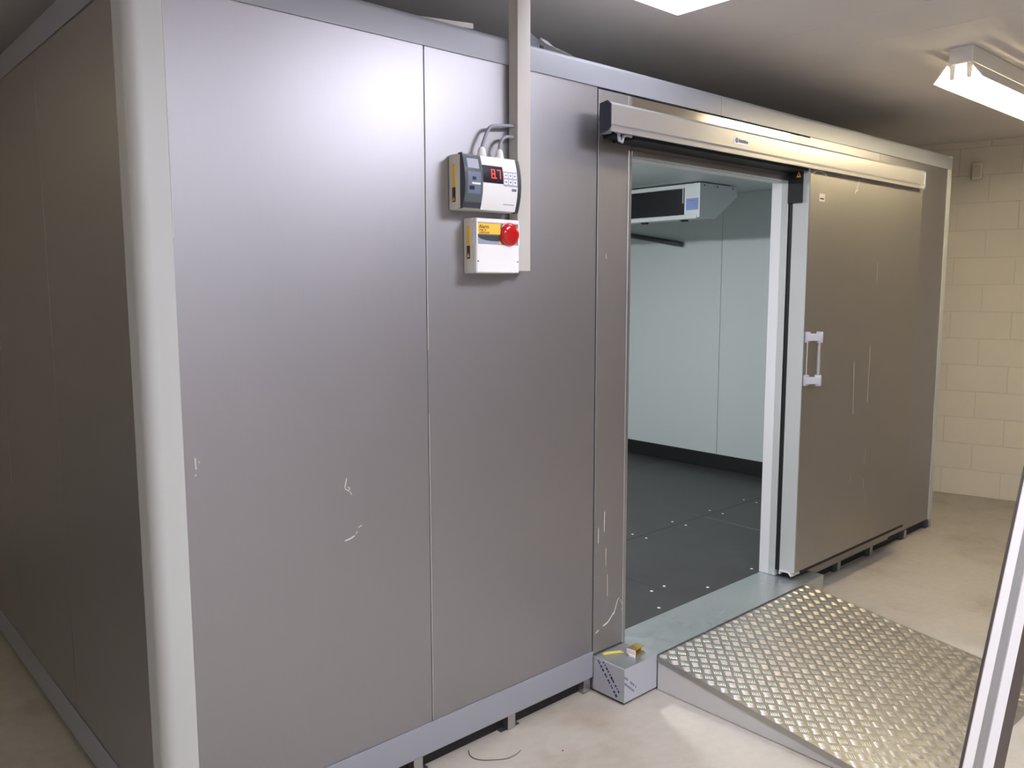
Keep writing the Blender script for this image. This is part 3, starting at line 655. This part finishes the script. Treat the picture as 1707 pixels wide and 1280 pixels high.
def tube_light(x0, x1, y, label, glow='tube'):
    o = thing('fluorescent_light', label, 'light', ((x0 + x1) / 2, y, CEIL))
    B('batten', x0 + .02, x1 - .02, y - .05, y + .05, CEIL - .075, CEIL - .0005, 'lampwhite', o, .003)
    for s in (-1, 1):
        PR('reflector', [(y + s * .048, CEIL - .078), (y + s * .102, CEIL - .150), (y + s * .105, CEIL - .149), (y + s * .052, CEIL - .074)], 'x', x0, x1, 'lampwhite', o)
        for xe in (x0 + .03, x1 - .045):
            PR('lamp_holder', [(y + s * .036 - .013, CEIL - .075), (y + s * .036 - .009, CEIL - .135), (y + s * .036 + .009, CEIL - .135), (y + s * .036 + .013, CEIL - .075)], 'x', xe, xe + .014, 'lampwhite', o)
        bm = bmesh.new(); cyl(bm, Vector((x0 + .045, y + s * .036, CEIL - .122)) - parent_base(o), (1, 0, 0), .013, .013, x1 - x0 - .09, 16); obj('tube', bm, glow, o, 40)
    return o
tube_light(3.33, 4.80, -0.61, 'warm fluorescent ceiling light with twin tubes above the ramp')
lt = tube_light(-2.05, -0.85, 1.9, 'warm fluorescent ceiling light in the passage left of the cold room, out of view', 'dim_tube'); lt.rotation_euler = (0, 0, math.pi / 2)
bl = thing('bulkhead_lamp', 'round bulkhead lamp on the cold room ceiling, hidden by the door frame', 'light', (2.50, 1.5, 2.30))
bm = bmesh.new(); lathe(bm, (0, 0, 0), (0, 0, -1), [(0, .11), (.03, .11), (.034, .105)], 28); obj('lamp_base', bm, 'lampwhite', bl, 40)
bm = bmesh.new(); lathe(bm, (0, 0, -.034), (0, 0, -1), [(0, .10), (.02, .095), (.035, .07), (.042, .03), (.043, .0)], 28); obj('diffuser', bm, 'cold_lamp', bl, 40)

# ================================================================== small things
def rotbox(name, c, size, rotz, mat, label, cat, tilt=0.0, bev=.002):
    bm = bmesh.new(); box(bm, -size[0] / 2, size[0] / 2, -size[1] / 2, size[1] / 2, 0, size[2], bev)
    o = obj(name, bm, mat, None, 30); o.location = c; o.rotation_euler = (tilt, 0, rotz); return tag(o, label, cat)
rotbox('foam_strip', (0.955, 0.052, 2.4035), (0.215, 0.055, 0.017), -.30, 'foam', 'white foam strip lying on the roof edge of the cold room left of the trunking', 'foam strip')
pl = thing('roof_plate', 'dark grey plastic wedge lying on the roof edge right of the trunking', 'plastic piece', (1.325, .02, 2.4035))
PR('wedge', [(1.27, 2.4035), (1.362, 2.4035), (1.352, 2.425), (1.27, 2.462)], 'y', .006, .03, 'slate', pl)
B('clip', 1.352, 1.366, .002, .02, 2.4035, 2.412, 'black', pl)
bm = bmesh.new(); rnd = random.Random(11); n = 9
gr = []
for i in range(n):
    row = []
    for j in range(4):
        x = 1.350 + .15 * i / (n - 1); top = .034 * (1 - i / (n - 1)) ** 1.2 + .0008
        row.append(bm.verts.new((x + rnd.uniform(-.003, .003), -.004 + .02 * j / 3 + (rnd.uniform(-.003, .003)), 2.4036 + top * (1 - abs(j - 1) / 2.6) * rnd.uniform(.75, 1.1))))
    gr.append(row)
for i in range(n - 1):
    for j in range(3): bm.faces.new((gr[i][j], gr[i + 1][j], gr[i + 1][j + 1], gr[i][j + 1]))
r_ = bmesh.ops.solidify(bm, geom=list(bm.faces), thickness=-.001)
fo = tag(obj('foil_scrap', bm, 'foil'), 'crumpled torn foil scrap on the roof edge right of the trunking', 'foil')
# brass bracket and yellow strap left on the threshold
br = thing('brass_bracket', 'small bent brass bracket lying on the galvanised threshold', 'bracket', (1.78, -.10, .147))
ang = Matrix.Rotation(math.radians(8), 3, 'Z')
def bb(name, x0, x1, y0, y1, z0, z1, mat):
    bm = bmesh.new(); box(bm, x0, x1, y0, y1, z0, z1, .0008)
    for v in bm.verts: v.co = ang @ v.co
    return obj(name, bm, mat, br)
bb('base_plate', -.035, .040, -.020, .018, 0, .003, 'brass')
bb('top_plate', -.022, .044, -.016, .024, .020, .0235, 'brass')
bb('riser', -.026, -.0215, -.018, .022, .003, .0235, 'alu_bright'); bb('riser', .038, .042, -.004, .020, .003, .020, 'brass')
bb('tongue', -.040, -.034, -.024, .004, 0, .010, 'alu_bright')
ys_ = T('yellow_strap', [(1.752, -.050, .1492), (1.72, -.034, .1492), (1.695, -.022, .1492), (1.683, -.020, .1492), (1.681, -.026, .1492), (1.692, -.032, .1492), (1.72, -.045, .1492), (1.754, -.064, .1492)], .0026, 'yplastic')
tag(ys_, 'thin yellow plastic strap loop lying on the threshold beside the brass bracket', 'strap')
wi = T('wire_scrap', [(1.008, -.001, .0025), (.991, -.035, .0025), (1.0, -.072, .0025), (1.038, -.106, .0025), (1.073, -.128, .0025), (1.115, -.130, .0025), (1.142, -.122, .0025)], .0016, 'wire', None, 6)
tag(wi, 'thin curved piece of wire on the concrete beside a floor joist', 'wire')
# socket near the top of the block wall
so = thing('wall_box', 'small rounded box high on the cream block wall', 'box', (5.998, .205, 2.36))
so.rotation_euler = (0, 0, wr.rotation_euler.z)
bm = bmesh.new(); box(bm, -.045, .0, -.035, .035, 0, .125, .012, 0, 3); obj('body', bm, 'wall', so, 40)
bm = bmesh.new(); box(bm, -.050, -.0445, -.022, .022, .02, .10, .002); obj('lid', bm, 'mortar', so)
# debris specks
for (x, y, s) in ((1.93, -.42, .006), (1.25, -.22, .004), (4.35, -.85, .008)):
    bm = bmesh.new(); bmesh.ops.create_icosphere(bm, subdivisions=1, radius=s)
    for v in bm.verts: v.co.z = max(v.co.z * .5, 0); v.co.x *= random.uniform(.7, 1.3)
    o = obj('grit', bm, 'brown'); o.location = (x, y, 0)
    tag(o, {1.93: 'dark grit speck on the concrete just left of the ramp', 1.25: 'dark grit speck on the concrete in front of the floor joists', 4.35: 'dark grit speck on the concrete near the block wall'}[x], 'grit')
# leaning aluminium profile in the foreground
A0 = Vector((1.113, -1.456, 0)); A1 = Vector((1.113 + .213 * 2.9, -1.456 - .022 * 2.9, .6385 * 2.9))
ax = (A1 - A0).normalized(); LN = (A1 - A0).length
ue = Vector((.743, -.669, 0)); ue = (ue - ax * ue.dot(ax)).normalized(); ve = ax.cross(ue)      # ue along its face, ve its depth
if ve.dot(fw) < 0: ve = -ve
rl = thing('aluminium_rail', 'bright aluminium channel rail leaning in the right foreground across the ramp', 'rail', A0)
def rail_part(name, poly, mat, lift=0.0):
    bm = bmesh.new(); fs = []
    def low(q): # cut flat on the floor
        p = ue * q[0] + ve * q[1]; return p - ax * (p.z / ax.z)
    a = [bm.verts.new(low(q) + ax * lift) for q in poly]; b = [bm.verts.new(low(q) + ax * LN) for q in poly]
    m_ = len(poly); bm.faces.new(a); bm.faces.new(b[::-1])
    for i in range(m_): bm.faces.new((a[i], b[i], b[(i + 1) % m_], a[(i + 1) % m_]))
    bmesh.ops.recalc_face_normals(bm, faces=list(bm.faces)); return obj(name, bm, mat, rl)
rail_part('rail_strip', [(0, 0), (.0215, 0), (.0215, .012), (0, .012)], 'alu_bright')
rail_part('rail_strip', [(.0445, 0), (.068, 0), (.068, .012), (.0445, .012)], 'alu_bright')
rail_part('rail_web', [(.0216, .0035), (.0300, .0035), (.0310, .0045), (.0444, .0045), (.0444, .012), (.0216, .012)], 'alu')
rail_part('side_lip', [(-.002, .006), (-.0002, .003), (-.0002, .012), (-.002, .012)], 'alu_dark')
rail_part('back_profile', [(.0685, .004), (.112, .030), (.106, .036), (.0685, .016)], 'alu_dark')
